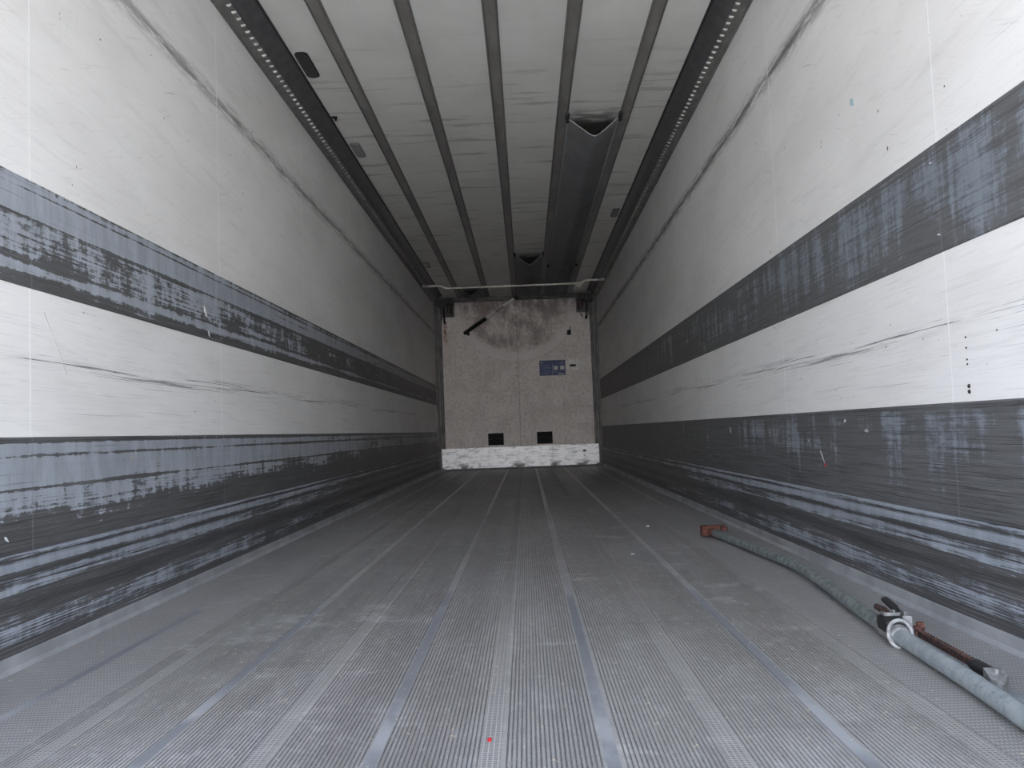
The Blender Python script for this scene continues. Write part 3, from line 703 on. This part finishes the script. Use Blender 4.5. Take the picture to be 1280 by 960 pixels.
# long serrated lever beside the tube
b = MB(); N = 44; a0, a1 = 0.035, 0.34
up_, lo_ = [], []
for k in range(N+1):
    a = a0+(a1-a0)*k/N; zz = 0.009 - 0.001*k/N
    up_.append((a, zz+(0.0035 if k % 2 else 0.0))); lo_.append((a, zz-0.013))
pl = up_+lo_[::-1]
vA = [b.bm.verts.new(L(p[0], 0.036+0.045*(p[0]-a0), p[1]+0.006)) for p in pl]; vB = [b.bm.verts.new(L(p[0], 0.049+0.045*(p[0]-a0), p[1]+0.006)) for p in pl]
for i in range(len(pl)): j = (i+1) % len(pl); b.bm.faces.new((vA[i], vA[j], vB[j], vB[i]))
for k in range(N):
    q = len(pl)-1-k
    b.bm.faces.new((vA[k], vA[k+1], vA[q-1], vA[q])); b.bm.faces.new((vB[k], vB[k+1], vB[q-1], vB[q]))
b.obj('serrated_lever', 'rust2', t)
MB().tube([L(0.28, 0.056, 0.004), L(0.295, 0.057, 0.005), L(0.365, 0.057, 0.007), L(0.375, 0.057, 0.007)], [0.010, 0.0135, 0.0135, 0.011], 12).obj('lever_grip', 'black', t, True)
b = MB()
b.poly([L(0.368, 0.040, 0.020), L(0.368, 0.074, 0.020), L(0.402, 0.072, 0.016), L(0.426, 0.054, 0.002), L(0.404, 0.038, 0.008)], (0, 0, -1), 0.022)
b.obj('lever_tip', 'collar', t)
MB().tube([L(0.385, 0.058, 0.010), L(0.385, 0.058, 0.0225)], 0.005, 8).obj('lever_rivet', 'collar', t, True)

# ------------------------------------------------------------------ small litter on the floor
def chip(x, y, r, mat, label, name='chip', h=0.004):
    b = MB(); n = 7
    b.poly([(x+r*(0.7+0.5*random.random())*math.cos(2*math.pi*k/n), y+r*1.6*(0.7+0.5*random.random())*math.sin(2*math.pi*k/n), 0.0) for k in range(n)], (0, 0, 1), h)
    return tag(b.obj(name, mat), label, 'litter')
chip(0.545, 3.74, 0.010, 'whitec', 'small white chip on the floor in the middle distance, nearer one', 'white_chip')
chip(0.76, 4.76, 0.010, 'whitec', 'small white chip on the floor, farther one toward the bar end', 'white_chip')
chip(0.012, 1.56, 0.0045, 'red', 'tiny red scrap on the floor near the bottom centre', 'red_scrap', 0.003)

# ------------------------------------------------------------------ marks and fasteners on the side walls
def mark_on(side, pts, mat, name, label, cat, th=0.0015, off=0.0):
    b = MB(); xx = side*(HW-off)
    b.poly([(xx, p[0], p[1]) for p in pts], (-side, 0, 0), th)
    return tag(b.obj(name, mat), label, cat)
for z, lab in ((0.630, 'upper of two black rivets on the white right wall, above the lower band'), (0.616, 'lower of two black rivets on the white right wall, above the lower band')):
    b = MB(); b.tube([(HW, 2.157, z), (HW-0.003, 2.157, z)], [0.006, 0.004], 10); tag(b.obj('rivet', 'black'), lab, 'rivet')

# chips, gouges and paint marks: slivers of material lying on the wall skins and liners (parts of those walls)
def mark(side, pts, mat, name, proud=0.0, th=0.0012):
    b = MB(); b.poly([(side*(HW-proud), p[0], p[1]) for p in pts], (-side, 0, 0), th)
    o = b.obj(name, mat); o.parent = bpy.data.objects['wall_left' if side < 0 else 'wall_right']; return o
def sliver(side, y0, z0, y1, z1, w, mat, name, proud=0.0, n=5):
    a, b_ = [], []
    for k in range(n+1):
        f = k/n; ww = w*math.sin(math.pi*min(max(f, 0.06), 0.94))*(0.6+0.6*random.random())/2
        y = y0+(y1-y0)*f; z = z0+(z1-z0)*f; dx, dz = y1-y0, z1-z0; l = math.hypot(dx, dz)
        a.append((y-dz/l*ww, z+dx/l*ww)); b_.append((y+dz/l*ww, z-dx/l*ww))
    return mark(side, a+b_[::-1], mat, name, proud)
B_ = 0.004
sliver(-1, 2.945, 1.352, 2.972, 1.300, 0.012, 'gouge', 'gouge')
sliver(-1, 4.452, 0.985, 4.426, 0.925, 0.014, 'gouge', 'gouge')
sliver(-1, 2.306, 0.938, 2.420, 0.770, 0.0025, 'scuff', 'scratch')
sliver(-1, 3.470, 1.130, 3.500, 1.085, 0.018, 'plate', 'chip_mark', B_)
sliver(-1, 3.510, 1.030, 3.530, 1.005, 0.016, 'plate', 'chip_mark', B_)
sliver(-1, 2.118, 0.340, 2.135, 0.325, 0.008, 'gouge', 'chip_mark', B_)
sliver(1, 3.262, 0.442, 3.222, 0.395, 0.010, 'gouge', 'scratch', B_)
sliver(1, 3.222, 0.395, 3.208, 0.380, 0.010, 'red', 'red_scuff', B_)
sliver(1, 2.985, 0.555, 3.005, 0.549, 0.010, 'gouge', 'chip_mark', B_)
sliver(1, 2.258, 1.044, 2.240, 1.040, 0.006, 'gouge', 'chip_mark', B_)
sliver(1, 2.278, 1.246, 2.262, 1.242, 0.006, 'gouge', 'chip_mark', B_)
sliver(1, 2.790, 1.630, 2.765, 1.600, 0.022, 'blue', 'blue_smear')
sliver(1, 4.680, 0.540, 4.660, 0.505, 0.016, 'gouge', 'gouge', B_)
for z in (0.755, 0.728, 0.698, 0.686):
    b = MB(); b.tube([(HW, 2.158, z), (HW-0.0015, 2.158, z)], 0.0025, 8); o = b.obj('screw_hole', 'black'); o.parent = bpy.data.objects['wall_right']
